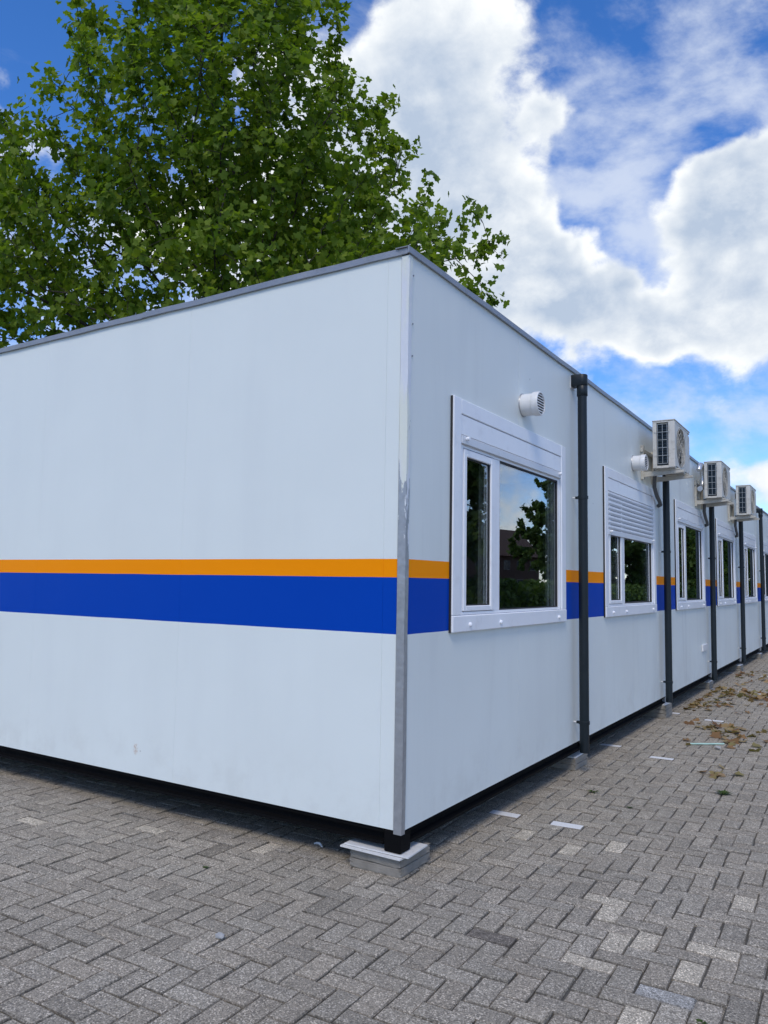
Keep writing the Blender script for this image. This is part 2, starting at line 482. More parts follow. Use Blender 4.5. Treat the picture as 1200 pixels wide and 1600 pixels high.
def paver_geo(cx, cy, w, h, r):
    g = .0023
    hw, hh = w * PW * .985 / 2 - g, h * PW * .895 / 2 - g
    ang = TH + r.gauss(0, .010); ca, sa = math.cos(ang), math.sin(ang)
    dx, dy = r.gauss(0, .0016), r.gauss(0, .0016)
    dz = r.gauss(0, .0017); tx, ty = r.gauss(0, .011), r.gauss(0, .011)
    b = .006
    V = []
    for lvl, (z, ins) in enumerate(((-.022, 0), (-b, 0), (-.0012, b * .55), (0, b * 1.5))):
        for sx, sy in ((-1, -1), (1, -1), (1, 1), (-1, 1)):
            lx, ly = sx * (hw - ins), sy * (hh - ins)
            if lvl >= 1:
                lx += r.gauss(0, .0012); ly += r.gauss(0, .0012)
            zz = z + dz + tx * lx + ty * ly
            V.append((cx + dx + ca * lx - sa * ly, cy + dy + sa * lx + ca * ly, zz))
    F = []
    for l in range(3):
        for k in range(4):
            F.append((l * 4 + k, l * 4 + (k + 1) % 4, l * 4 + 4 + (k + 1) % 4, l * 4 + 4 + k))
    F.append((12, 13, 14, 15))
    return V, F


def tone_of(k, r):
    kind = special.get(k)
    t = max(.62, min(1.4, r.gauss(1.0, .07)))
    sm = (0, 0, 0, 0)
    wv = .012 * r.uniform(-1, 1)
    col = (t * (1 + wv), t, t * (1 - wv), 1)
    if kind == 'light': t = r.uniform(1.35, 1.6); col = (t, t * .995, t * .97, 1)
    if kind == 'blue': col = (1.12, 1.22, 1.4, 1)
    if kind == 'dark': col = (.55, .54, .56, 1)
    return col, kind


def paver_mesh(name, V, F, cols, whites):
    me = bpy.data.meshes.new(name); me.from_pydata(V, [], F); me.update()
    a = me.attributes.new('tone', 'FLOAT_COLOR', 'FACE'); a.data.foreach_set('color', np.asarray(cols, np.float32).ravel())
    if any(whites):
        wcol = np.array([(.80, .80, .79, 1) if w else (0, 0, 0, 0) for w in whites], np.float32)
        s2 = me.attributes.new('smooth', 'FLOAT_COLOR', 'FACE'); s2.data.foreach_set('color', wcol.ravel())
    return me


def project(p):
    d = Vector(p) - CAM; z = d.dot(fw)
    if z < .1: return None
    return 600 + FPX * d.dot(rv) / z, 800 - FPX * d.dot(uv) / z, z


order = []
for k, (cx, cy, w, h) in enumerate(pavers):
    q = project((cx, cy, 0))
    if q and -10 < q[0] < 1210 and -10 < q[1] < 1625 and not (cx < -.02 and cy > .02):
        order.append((q[2], k))
order.sort()
chosen = set(k for _, k in order[:270]) | set(k for k, kd in special.items() if kd == 'white')
SV, SF, SC, SWt = [], [], [], []
pr = random.Random(3)
for k, (cx, cy, w, h) in enumerate(pavers):
    V, F = paver_geo(cx, cy, w, h, pr); col, kind = tone_of(k, pr)
    if k in chosen:
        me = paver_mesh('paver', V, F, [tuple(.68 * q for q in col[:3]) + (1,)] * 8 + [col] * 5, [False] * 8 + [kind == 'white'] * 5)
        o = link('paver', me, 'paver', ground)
        if kind == 'white': o['label'] = 'white painted paver of a parking mark'
    else:
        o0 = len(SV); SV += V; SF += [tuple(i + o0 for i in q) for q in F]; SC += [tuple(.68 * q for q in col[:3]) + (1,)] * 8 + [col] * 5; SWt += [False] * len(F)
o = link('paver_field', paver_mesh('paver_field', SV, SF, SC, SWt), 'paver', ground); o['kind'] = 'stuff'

# ------------------------------------------------------------------ the building
PITCHY, NU = 2.935, 7
ZB, ZT = .22, 3.137
LEN, DEP = PITCHY * NU, 6.1
T = .06
bld = empty('portable_building', (0, 0, 0), 'long white portable cabin building with orange and blue painted bands', 'building')
WY0 = [.488 + 2.935 * k for k in range(NU)]
WW = 1.89
G = .0007
for k in range(NU):
    ya, yb = k * PITCHY, (k + 1) * PITCHY
    ym = ya + 1.48
    o0, o1 = WY0[k] + .10, WY0[k] + WW - .09          # opening
    oz0, oz1 = 1.25, 2.29
    a = ya + (.012 if k == 0 else G)
    for (p0, p1, h0, h1) in ((a, ym - G, o0, ym - G), (ym + G, yb - G, ym + G, o1)):
        mb = MB()
        # one C-shaped sheet around half of the window opening
        if h0 > p0 + .01:
            out = [(p0, ZB), (p1, ZB), (p1, oz0), (h0, oz0), (h0, oz1), (p1, oz1), (p1, ZT), (p0, ZT)]
        else:
            out = [(p0, ZB), (p1, ZB), (p1, ZT), (p0, ZT), (p0, oz1), (h1, oz1), (h1, oz0), (p0, oz0)]
        n = len(out)
        V = [(0, y, z) for y, z in out] + [(-T, y, z) for y, z in out]
        if h0 > p0 + .01:
            cap = [(0, 1, 2, 3), (0, 3, 4, 7), (4, 5, 6, 7)]
        else:
            cap = [(0, 1, 6, 7), (1, 2, 5, 6), (2, 3, 4, 5)]
        F = [q for q in cap] + [tuple(i + n for i in q[::-1]) for q in cap]
        F += [((i + 1) % n, i, i + n, (i + 1) % n + n) for i in range(n)]
        mb.add(V, F); mb.build('wall_panel', 'paint_front', bld)
# side wall in sheets
xs = [-.045, -.128, -1.585, -3.03, -4.55, -6.06]
for x1, x0 in zip(xs[:-1], xs[1:]):
    MB().box(x0 + .0003, x1 - .0003, 0, T, ZB, ZT, .0007).build('wall_panel', 'paint_side', bld)
MB().box(-DEP, -DEP + T, .08, LEN, ZB, ZT).build('wall_panel', 'paint_side', bld)
MB().box(-DEP + T + .002, -T - .002, LEN - T, LEN, ZB, ZT).build('wall_panel', 'paint_side', bld)
MB().box(-DEP + .065, -.065, .065, LEN - .065, .235, .27).build('floor_deck', 'inside', bld)
MB().box(-DEP + .065, -.065, .065, LEN - .065, 2.72, 2.76).build('ceiling_board', 'inside', bld)
MB().box(-DEP + .01, -.075, .075, LEN - .01, 3.139, 3.165).build('roof', 'roofing', bld)
for k in range(1, NU):
    y = k * PITCHY
    MB().box(-DEP + .07, -.9, y - .03, y + .03, .272, 2.718).build('partition', 'inside', bld)
# roof edge angle, in lengths
def fascia(p, q, normal, name='roof_edge_angle'):
    p, q, nrm = Vector(p), Vector(q), Vector(normal)
    d = q - p; N = 9
    mb = MB(); prof = [(.004, -.004), (.017, -.003), (.018, .028), (.013, .033), (-.07, .035), (-.07, .030), (.006, .029)]
    rr = random.Random(int(abs(p.x * 100 + p.y * 37)) + 5)
    rows = []
    for i in range(N + 1):
        b = p + d * (i / N); jz, jo = rr.gauss(0, .0016), rr.gauss(0, .0014)
        rows.append([b + nrm * (o_ + (jo if o_ > .01 else 0)) + Vector((0, 0, z_ + jz)) for o_, z_ in prof])
    n = len(prof); V = [v for r in rows for v in r]; F = []
    flip = d.cross(nrm).z > 0
    for i in range(N):
        for k in range(n):
            qd = (i * n + k, i * n + (k + 1) % n, (i + 1) * n + (k + 1) % n, (i + 1) * n + k)
            F.append(qd if not flip else qd[::-1])
    F.append(tuple(range(n))[::-1] if not flip else tuple(range(n))); e = N * n
    F.append(tuple(e + k for k in range(n)) if not flip else tuple(e + k for k in range(n))[::-1])
    mb.add(V, F); return mb.build(name, 'fascia', bld)


for k in range(NU):
    fascia((0, k * PITCHY + (-.026 if k == 0 else .001), ZT), (0, (k + 1) * PITCHY - .001, ZT), (1, 0, 0))
for x1, x0 in ((-.002, -2.02), (-2.022, -4.1), (-4.102, -6.1)):
    fascia((x1, 0, ZT), (x0, 0, ZT), (0, -1, 0))
# corner angle (peeling) and corner sealing strip
mb = MB(); z0, z1 = .205, 3.126
out = [(-.040, -.004), (.006, -.004), (.006, .030), (.0012, .030), (.0012, .0008), (-.040, .0008)]
out = [(x, y - .002) for x, y in out]
n = 6; lv = 24; V = []
rr = random.Random(9)
for i in range(lv + 1):
    z = z0 + (z1 - z0) * i / lv; j = rr.gauss(0, .0009)
    V += [(x + (j if x > 0 else 0), y - abs(j), z) for x, y in out]
F = [(i * n + k, i * n + (k + 1) % n, (i + 1) * n + (k + 1) % n, (i + 1) * n + k) for i in range(lv) for k in range(n)]
F += [(5, 4, 3, 0), (3, 2, 1, 0)] + [tuple(lv * n + q for q in (0, 3, 4, 5)), tuple(lv * n + q for q in (0, 1, 2, 3))]
MB().add(V, F).build('corner_angle', 'corner', bld)['label'] = 'metal corner angle with white paint peeled off its lower half'
for z in (3.03, 2.77, 2.60):
    MB().tube([(.002, .040, z), (.007, .040, z)], .0045, 8).build('rivet', 'galv', bld)
# steel base frame
def channel(p, q, inward):
    p, q, w = Vector(p), Vector(q), Vector(inward); prof = [(0, .214), (0, .198), (.028, .192), (.028, .160), (-.004, .154), (-.004, .140), (.09, .140), (.09, .214)]
    n = len(prof); V = [p + w * (a + .012) + Vector((0, 0, b)) for a, b in prof] + [q + w * (a + .012) + Vector((0, 0, b)) for a, b in prof]
    F = [(k, (k + 1) % n, n + (k + 1) % n, n + k) for k in range(n)] + [tuple(range(n)), tuple(range(n, 2 * n))[::-1]]
    return MB().add(V, F).build('base_beam', 'beam', bld)


channel((-.105, 0, 0), (-DEP + .1, 0, 0), (0, 1, 0))
for k in range(NU):
    channel((0, k * PITCHY + .105, 0), (0, (k + 1) * PITCHY - .105, 0), (-1, 0, 0))
    MB().box(-DEP, -.12, k * PITCHY + 1.2, k * PITCHY + 1.3, .13, .21).build('base_beam', 'beam', bld)
MB().box(-.098, -.001, -.001, .098, .1125, .217, .006).build('corner_casting', 'beam', bld)
for k in range(1, NU + 1):
    MB().box(-.105, -.008, k * PITCHY - .10, k * PITCHY + .09, .145, .217, .004).build('corner_casting', 'galv' if k > 1 else 'beam', bld)


# ---- windows
def build_window(k, y0, drop, curtains):
    zb, zt = 1.157, 2.490
    wy = lambda a: y0 + a
    # outer casing: two stiles and head
    mb = MB()
    mb.box(.001, .020, wy(0), wy(.098), zb + .094, zt, .004)
    mb.box(.001, .020, wy(1.797), wy(WW), zb + .094, zt, .004)
    mb.box(.001, .0190, wy(.0985), wy(1.7965), 2.402, zt, .004)
    w = mb.build('window', 'upvc', bld)
    MB().box(.001, .0235, wy(0), wy(WW), zb, zb + .093, .005).build('sill_board', 'upvc', w)
    MB().box(.001, .0165, wy(.0995), wy(1.7955), 2.283, 2.398, .003).build('shutter_box', 'upvc', w)
    for a in (.215, .65, 1.712):
        mb = MB(); mb.tube([(.023, wy(a), 1.196), (.033, wy(a), 1.196), (.038, wy(a), 1.196)], [.0135, .0125, .006], 10)
        mb.build('bolt_cap', 'upvc', w, True)
    MB().box(.0008, .0125, wy(-.0065), wy(-.0003), zb, zt - .002).build('edge_shadow_gap', 'gasket', w)  # dark strip painting in the shadow gap along the casing's near edge
    # inner fixed frame
    f = MB(); x0, x1 = -.058, .005
    f.box(x0, x1, wy(.101), wy(.150), 1.252, 2.280); f.box(x0, x1, wy(1.755), wy(1.795), 1.252, 2.280)
    f.box(x0, x1 - .001, wy(.1505), wy(1.7545), 1.252, 1.268); f.box(x0, x1 - .001, wy(.1505), wy(1.7545), 2.214, 2.280)
    f.box(x0, x1 - .002, wy(.580), wy(.678), 1.2685, 2.2135, .003)
    f.build('inner_frame', 'upvc', w)
    # shutter guide gasket
    MB().box(.004, .012, wy(1.783), wy(1.795), 1.262, 2.27).build('guide_channel', 'slat', w)
    # opening sash on the near side
    s = MB(); sx0, sx1 = -.043, .012
    s.box(sx0, sx1, wy(.152), wy(.190), 1.272, 2.208, .004); s.box(sx0, sx1, wy(.532), wy(.586), 1.272, 2.208, .004)
    s.box(sx0, sx1 - .001, wy(.1905), wy(.5315), 1.272, 1.302, .004); s.box(sx0, sx1 - .001, wy(.1905), wy(.5315), 2.165, 2.208, .004)
    s.build('sash', 'upvc', w)
    g = MB()
    g.box(-0.0090, 0.0010, wy(.1905), wy(.197), 1.3025, 2.1645); g.box(-0.0090, 0.0010, wy(.524), wy(.5315), 1.3025, 2.1645)
    g.box(-0.0090, 0.0005, wy(.1972), wy(.5238), 1.3025, 1.309); g.box(-0.0090, 0.0005, wy(.1972), wy(.5238), 2.158, 2.1645)
    g.box(-0.0130, -0.0010, wy(.679), wy(.686), 1.2690, 2.2135); g.box(-0.0130, -0.0010, wy(1.742), wy(1.7545), 1.2690, 2.2135)
    g.box(-0.0130, -0.0015, wy(.6862), wy(1.7418), 1.2690, 1.276); g.box(-0.0130, -0.0015, wy(.6862), wy(1.7418), 2.203, 2.2135)
    g.build('gasket', 'gasket', w)
    MB().box(-.015, -.006, wy(.195), wy(.528), 1.305, 2.162).build('pane', 'glass', w)
    MB().box(-.019, -.010, wy(.682), wy(1.748), 1.272, 2.208).build('pane', 'glass', w)
    # handle inside the sash
    h = MB(); h.tube([(-.045, wy(.56), 1.70), (-.06, wy(.56), 1.71), (-.065, wy(.56), 1.76), (-.06, wy(.56), 1.86), (-.05, wy(.56), 1.88)], .010, 8)
    h.build('handle', 'upvc', w, True)
    # shutter: curved slats and end slat with stops
    ns = int(round(drop / .043)); zc = 2.281
    for i in range(ns):
        z1 = zc - i * .043; z0_ = z1 - .0415
        prof = [(.000, z1), (.013, z1 - .003), (.021, z1 - .013), (.022, z1 - .024), (.016, z1 - .037), (.005, z0_), (.000, z0_)]
        V = [(x, wy(.104), z) for x, z in prof] + [(x, wy(1.792), z) for x, z in prof]; q = len(prof)
        F = [((j + 1) % q, j, q + j, q + (j + 1) % q) for j in range(q)] + [tuple(range(q)), tuple(range(q, 2 * q))[::-1]]
        MB().add(V, F).build('shutter_slat', 'slat', w)
    ze = zc - ns * .043
    MB().box(.010, .021, wy(.104), wy(1.782), ze - .050, ze - .002, .004).build('shutter_end_slat', 'slat', w)
    for a in (.155, 1.735):
        MB().tube([(.021, wy(a), ze - .018), (.033, wy(a), ze - .018), (.045, wy(a), ze - .018)], [.008, .013, .011], 10).build('stop_knob', 'upvc', w, True)
    # curtains hang inside: things of their own
    names = ['first', 'second', 'third', 'fourth', 'fifth', 'sixth', 'seventh']
    for i, (a, b, side) in enumerate(curtains):
        N = 90; V = []; F = []; rr = random.Random(k * 10 + i)
        ph = [rr.uniform(0, 6) for _ in range(3)]
        for r_, z in enumerate((1.10, 1.7, 2.34)):
            for j in range(N + 1):
                t = j / N; y = wy(a + (b - a) * t)
                x = -.088 + .018 * math.sin(t * (b - a) * 95 + ph[0]) + .006 * math.sin(t * (b - a) * 41 + ph[1] + z)
                V += [(x, y, z), (x - .004, y, z)]
        S = 2 * (N + 1)
        for r_ in range(2):
            for j in range(N):
                p_ = r_ * S + 2 * j
                F += [(p_, p_ + 2, p_ + S + 2, p_ + S), (p_ + 1, p_ + S + 1, p_ + S + 3, p_ + 3)]
        o = MB().add(V, F).build('curtain', 'curtain', None, True)
        tag(o, 'pale gathered curtain at the %s side of the %s window from the corner' % (side, names[k]), 'curtain', 'curtains behind the windows', 'thing')
    return w


WIN_SPEC = [(0.0, [(.60, .74, 'near'), (1.74, 2.05, 'far')]), (.34, [(.54, .84, 'near'), (1.80, 2.15, 'far')]), (0.0, [(.70, .98, 'near'), (1.85, 2.3, 'far')]),
            (0.0, [(.8, 1.1, 'near'), (1.8, 2.4, 'far')]), (0.0, [(1.95, 2.4, 'far')]), (0.0, [(1.3, 2.4, 'far')]), (0.0, [(1.9, 2.4, 'far')])]
WLAB = ['first window from the corner with roller shutter fully raised', 'window with its roller shutter a third of the way down']
for k in range(NU):
    w = build_window(k, WY0[k], *WIN_SPEC[k])
    if k < 2: w['label'] = WLAB[k]

# ---- ventilation outlets
def build_vent(y, z):
    mb = MB()
    mb.lathe_x(y, z, [(0, .075), (.080, .075), (.086, .082), (.126, .082), (.131, .079), (.131, .072), (.110, .0705)], 40)
    v = mb.build('vent_pipe', 'pvc', bld, True)
    MB().tube([(.112, y, z), (.1205, y, z)], .0692, 30).build('vent_back', 'dark', v)
    for i in range(-3, 4):
        zz = i * .0185; hw = math.sqrt(max(0, .0685 ** 2 - zz * zz))
        V = [(.122, y - hw, z + zz), (.122, y + hw, z + zz), (.128, y + hw, z + zz - .001), (.128, y - hw, z + zz - .001)]
        V += [(a, b, c_ + .0070) for a, b, c_ in V]
        MB().add(V, [(3, 2, 1, 0), (4, 5, 6, 7), (0, 1, 5, 4), (1, 2, 6, 5), (2, 3, 7, 6), (3, 0, 4, 7)]).build('vent_louvre', 'pvc', v)
    MB().tube([(.0005, y, z), (.006, y, z), (.0065, y, z)], [.0815, .080, .076], 30).build('vent_seal', 'galv', v)


build_vent(1.560, 2.652); build_vent(4.475, 2.660)
# socket plate low on the wall before the third pipe
mb = MB(); mb.box(.001, .022, 7.97, 8.33, .565, .655, .004); sp = mb.build('cover_plate', 'pvc', bld)

# ---- rain pipes
PY = [2.60, 5.56, 8.49, 11.46, 14.44, 17.35]
def build_pipe(i, y):
    rr = random.Random(i + 40); lean = (0, -.01, -.06, -.05, -.02, 0)[i]
    x = .082; zb = (.16, .185, .145, .16, .16, .16)[i]
    mb = MB(); mb.tube([(x, y + lean, zb), (x, y + lean * .55, 1.2), (x, y, 2.2), (x, y, 2.985)], .0365, 20)
    p = mb.build('rain_pipe', 'pipe', bld, True)
    # outlet box with rounded nose
    V = []; arc = [(0.006, -.043)] + [(x + .043 * math.cos(a), .043 * math.sin(a)) for a in [math.radians(-90 + 15 * q) for q in range(13)]] + [(.006, .043)]
    n = len(arc)
    for z in (3.012, 3.018, 3.098, 3.104):
        ins = .004 if z in (3.012, 3.104) else 0
        V += [(ax - (ins if ax > .02 else 0), y + ay * (1 - ins * 20), z) for ax, ay in arc]
    F = [(l * n + q, l * n + (q + 1) % n, (l + 1) * n + (q + 1) % n, (l + 1) * n + q) for l in range(3) for q in range(n)]
    F += [tuple(range(n))[::-1], tuple(range(3 * n, 4 * n))]
    MB().add(V, F).build('outlet_box', 'pipe', p, True)
    MB().tube([(x, y, 2.93), (x, y, 2.935), (x, y, 3.008), (x, y, 3.011)], [.0385, .0425, .0425, .040], 20).build('collar', 'pipe', p, True)
    MB().box(.0005, .005, y - .052, y + .052, 2.995, 3.118, .002).build('outlet_flange', 'pvc', p)
    for z in ((.384, 2.12), (.40, 1.82), (.40, 1.85), (.40, 1.8), (.42, 1.8), (.4, 2.1))[i]:
        yy = y + lean * max(0, min(1, (2.2 - z) / 2))
        mb = MB(); mb.tube([(x, yy, z - .012), (x, yy, z + .012)], .0415, 20); mb.box(.022, .046, yy - .012, yy + .012, z - .010, z + .010, .003)
        mb.build('pipe_clip', 'pipe', p)
        MB().tube([(-.002, yy, z), (.022, yy, z)], .006, 8).build('clip_stud', 'pvc', p)


for i, y in enumerate(PY): build_pipe(i, y)

# ------------------------------------------------------------------ supports
def slab(name, mat, x0, x1, y0, y1, z0, z1, label, cat, group, rot=0, bev=.006):
    import bmesh
    cx, cy = (x0 + x1) / 2, (y0 + y1) / 2
    if mat == 'concrete':
        # cast slab with worn, slightly chipped edges
        r = random.Random(label); hx, hy, h = (x1 - x0) / 2, (y1 - y0) / 2, z1 - z0
        bm = bmesh.new(); bmesh.ops.create_cube(bm, size=1)
        bmesh.ops.subdivide_edges(bm, edges=bm.edges[:], cuts=9, use_grid_fill=True)
        for v in bm.verts:
            e = [abs(abs(q) - .5) < 1e-4 for q in v.co]; k = sum(e)
            x, y, z = v.co.x * 2 * hx, v.co.y * 2 * hy, (v.co.z + .5) * h
            if k >= 2:
                c_ = abs(r.gauss(.0022, .0012)) + (r.uniform(.004, .011) if r.random() < .06 else 0)
                if e[0]: x -= math.copysign(c_, x)
                if e[1]: y -= math.copysign(c_, y)
                if e[2]: z += c_ * .6 if v.co.z < 0 else -c_ * .6
            v.co = (x + r.gauss(0, .0004), y + r.gauss(0, .0004), max(0, min(h, z)))
        me = bpy.data.meshes.new(name); bm.to_mesh(me); bm.free()
        o = link(name, me, mat)
    else:
        o = MB().box(x0 - cx, x1 - cx, y0 - cy, y1 - cy, 0, z1 - z0, bev).build(name, mat)
    o.location = (cx, cy, z0); o.rotation_euler.z = rot
    return tag(o, label, cat, group)


GS = 'concrete slabs under the cabin'
slab('concrete_slab', 'concrete', -.300, .001, -.003, .297, .001, .0455, 'lower grey concrete slab under the near building corner', 'concrete slab', GS, .012)
slab('concrete_slab', 'concrete', -.296, .001, -.003, .297, .0465, .0905, 'upper grey concrete slab under the near building corner', 'concrete slab', GS, -.006)
def tilted_board():
    V = [(-.335, -.035, .099), (.012, -.028, .0935), (.018, .18, .0925), (-.33, .2, .0985)]
    lo = [(a, b, c_) for a, b, c_ in V]; hi = [(a, b, c_ + .007) for a, b, c_ in V]
    return MB().add(lo + hi, [(3, 2, 1, 0), (4, 5, 6, 7), (0, 1, 5, 4), (1, 2, 6, 5), (2, 3, 7, 6), (3, 0, 4, 7)])


tag(tilted_board().build('packing_board', 'board'), 'lower thin white packing board on the corner slabs', 'board', 'packing boards')
mb = MB(); V = [(-.32, -.018, .1085), (.045, -.004, .1035), (.03, .215, .103), (-.32, .21, .108)]
mb.add(V + [(a, b, c_ + .0065) for a, b, c_ in V], [(3, 2, 1, 0), (4, 5, 6, 7), (0, 1, 5, 4), (1, 2, 6, 5), (2, 3, 7, 6), (3, 0, 4, 7)])
tag(mb.build('packing_board', 'board'), 'upper thin white packing board under the black corner foot', 'board', 'packing boards')
names = ['first', 'second', 'third', 'fourth', 'fifth', 'sixth']
for i in range(5):
    yc = (2.80, 5.76, 8.68, 11.6, 14.55)[i]; xf = (-.005, .035, .0, .03, .02)[i]
    n = (2, 3, 2, 2, 2)[i]; z = .001
    pos = {2: ('lower', 'upper'), 3: ('lowest', 'middle', 'topmost')}[n]
    for j in range(n):
        slab('concrete_slab', 'concrete', xf - .30, xf, yc - .15, yc + .15, z, z + .043, '%s concrete slab of the stack below the %s rain pipe' % (pos[j], names[i]), 'concrete slab', GS, random.uniform(-.03, .03))
        z += .0435
    slab('packing_board', 'board', xf - .33, xf - .012, yc - .13, yc + .17, z + .001, z + .012, 'thin packing board on the slabs below the %s rain pipe' % names[i], 'board', 'packing boards', random.uniform(-.05, .05), .001)

# ------------------------------------------------------------------ air conditioners
def build_ac(i, y, zb, lab):
    X0, X1, Wd, H = .140, .358, .76, .490
    root = empty('air_conditioner', (0, y, zb), lab, 'air conditioner', 'air conditioners on the facade')
    c_ = MB()
    # shell: near end panel has the coil opening, front has the fan opening
    ex0, ex1, ez0, ez1 = X0 + .040, X0 + .152, .035, H - .012
    c_.box(X0, ex0, 0, .03, .012, H, .004); c_.box(ex1, X1, 0, .03, .012, H, .006)
    c_.box(ex0 - .001, ex1 + .001, .001, .03, .012, ez0); c_.box(ex0 - .001, ex1 + .001, .001, .03, ez1, H - .001)
    c_.box(X0 + .001, X1 - .012, .03, Wd, .013, .03); c_.box(X0 + .001, X1 - .001, .03, Wd, H - .02, H - .001)
    c_.box(X0 + .001, X0 + .012, .03, Wd, .03, H - .02); c_.box(X0 + .012, X1 - .012, Wd - .012, Wd, .03, H - .02)
    # front sheet with round fan opening
    cy, cz, R = .30, .25, .205; N = 32
    fx = X1 - .003
    ring = [(cy + R * math.cos(2 * math.pi * q / N), cz + R * math.sin(2 * math.pi * q / N)) for q in range(N)]
    def edge(q):
        a = 2 * math.pi * q / N; dx, dz = math.cos(a), math.sin(a)
        ts = [((Wd - .001) - cy) / dx if dx > 1e-6 else 1e9, (.03 - cy) / dx if dx < -1e-6 else 1e9, (H - .02 - cz) / dz if dz > 1e-6 else 1e9, (.03 - cz) / dz if dz < -1e-6 else 1e9]
        t = min(ts); return cy + dx * t, cz + dz * t
    outer = [edge(q) for q in range(N)]
    V = [(fx, a, b) for a, b in ring] + [(fx, a, b) for a, b in outer] + [(fx - .03, a, b) for a, b in ring]
    F = [(q, N + q, N + (q + 1) % N, (q + 1) % N) for q in range(N)] + [(q, (q + 1) % N, 2 * N + (q + 1) % N, 2 * N + q) for q in range(N)]
    # corners of the front sheet
    for (a, b) in ((Wd - .001, H - .02), (.03, H - .02), (.03, .03), (Wd - .001, .03)):
        ks = sorted(range(N), key=lambda q: (outer[q][0] - a) ** 2 + (outer[q][1] - b) ** 2)[:2]
        V.append((fx, a, b)); F.append((N + min(ks), len(V) - 1, N + max(ks)) if not (0 in ks and N - 1 in ks) else (N + N - 1, len(V) - 1, N))
    c_.add(V, F)
    case = c_.build('casing', 'ac', root)
    t_ = MB().box(X0 - .003, X1 + .004, -.004, Wd + .004, H, H + .014, .004).build('top_cover', 'ac_side', root)
    MB().box(X0 + .014, X1 - .045, .034, Wd - .014, .032, H - .022).build('coil', 'fin', root)
    # fins at the open end
    for q in range(15):
        z = ez0 + (q + .5) * (ez1 - ez0) / 15
        MB().box(ex0 + .002, ex1 - .002, .020, .033, z - .004, z + .004).build('fin', 'fin', root)
    # wire guard over the coil
    g = MB()
    for fx_ in (.10, .52, .93):
        x = ex0 + (ex1 - ex0) * fx_; g.tube([(x, -.003, ez0 + .02), (x, -.003, ez1 - .02)], .0022, 6)
    g.build('wire_guard', 'wire', root)
    for q in range(6):
        z = ez0 + .02 + q * (ez1 - ez0 - .04) / 5; long = q in (1, 4)
        MB().tube([(ex0 - (.022 if long else -.010), -.007, z), (ex1 + (.022 if long else -.008), -.007, z)], .0022, 6).build('guard_bar', 'wire', root)
    # fan guard and blades
    fg = MB()
    for rr_ in (.05, .10, .15, .2):
        fg.tube([(fx + .006, cy + rr_ * math.cos(a), cz + rr_ * math.sin(a)) for a in [2 * math.pi * q / 24 for q in range(25)]], .003, 5)
    for q in range(8):
        a = math.pi * q / 4; fg.tube([(fx + .004, cy, cz), (fx + .004, cy + .204 * math.cos(a), cz + .204 * math.sin(a))], .003, 5)
    fg.build('fan_guard', 'ac_side', root)
    for q in range(3):
        a = 2 * math.pi * q / 3 + .4; V = []
        for rr_, da, dx in ((.03, -.5, .01), (.18, -.45, .02), (.185, .25, -.01), (.03, .5, -.012)):
            V.append((fx - .035 + dx, cy + rr_ * math.cos(a + da), cz + rr_ * math.sin(a + da)))
        V += [(a_ - .004, b_, d_) for a_, b_, d_ in V]
        MB().add(V, [(0, 1, 2, 3), (7, 6, 5, 4), (0, 4, 5, 1), (1, 5, 6, 2), (2, 6, 7, 3), (3, 7, 4, 0)]).build('fan_blade', 'fin', root)
    # service valve cover on the far end, feet, brackets
    for yy in (.10, .55):
        MB().box(X0 + .01, X1 + .03, yy - .022, yy + .022, -.004, .012, .003).build('foot', 'ac_side', root)
        a = MB(); L = .425
        # tapered arm
        V = [(.012, yy - .018, -.006), (L, yy - .018, -.006), (L, yy - .018, -.030), (.012, yy - .018, -.062)]
        V += [(p_, q_ + .036, r_) for p_, q_, r_ in V]
        a.add(V, [(0, 1, 2, 3), (7, 6, 5, 4), (0, 4, 5, 1), (1, 5, 6, 2), (2, 6, 7, 3), (3, 7, 4, 0)])
        a.build('bracket_arm', 'ac_side', root)
        b = MB(); b.box(.001, .030, yy - .024, yy + .024, -.085, .27, .003); b.build('bracket_post', 'ac_side', root)
        MB().tube([(.030, yy, -.055), (.036, yy, -.055)], .009, 6).build('bolt', 'galv', root)
    MB().box(.001, .028, .06, .62, .20, .238, .003).build('bracket_rail', 'ac_side', root)
    # insulated line dropping behind the rain pipe
    MB().tube([(.10, .30, .03), (.085, .30, -.06), (.075, .34, -.14), (.07, .47, -.22), (.062, .62, -.26), (.05, .72, -.29), (.02, .74, -.30)], .021, 12).build('hose', 'hose', root, True)
    if i == 1:
        d = MB(); P_ = []
        for q in range(15):
            t = q / 14; a = math.radians(-100 + 250 * t)
            P_.append((.085 + .02 * math.sin(t * 3), .02 + .13 * math.cos(a) * .8, .30 + .16 * math.sin(a)))
        d.tube(P_, [.036 + (.003 if q % 2 else 0) for q in range(15)], 14); d.build('flexible_duct', 'duct', root, True)
    return root


ACLAB = ['nearest weathered cream air conditioner on wall brackets above the second window',
         'middle weathered air conditioner with a silver flexible duct behind it', 'farthest of the three cream air conditioners']
for i, (y, z) in enumerate(((4.70, 2.620), (7.60, 2.610), (10.50, 2.625))): build_ac(i, y, z, ACLAB[i])

# ------------------------------------------------------------------ trees
LEAF_OUT = [(-90, .30), (-58, .66), (-22, .92), (4, .70), (32, 1.02), (62, .72), (90, 1.12), (118, .70), (148, 1.0), (176, .72), (202, .90), (238, .68)]


def leaf_template(fold=.18):
    P = [(0, 0, 0)]
    for a, r in LEAF_OUT:
        t = math.radians(a); x, y = r * math.cos(t), r * math.sin(t)
        P.append((x, y, fold * abs(x) - .16 * max(0, y) ** 2))
    P = np.array(P); n = len(LEAF_OUT)
    F = np.array([(0, 1 + k, 1 + (k + 1) % n) for k in range(n)])
    return P, F


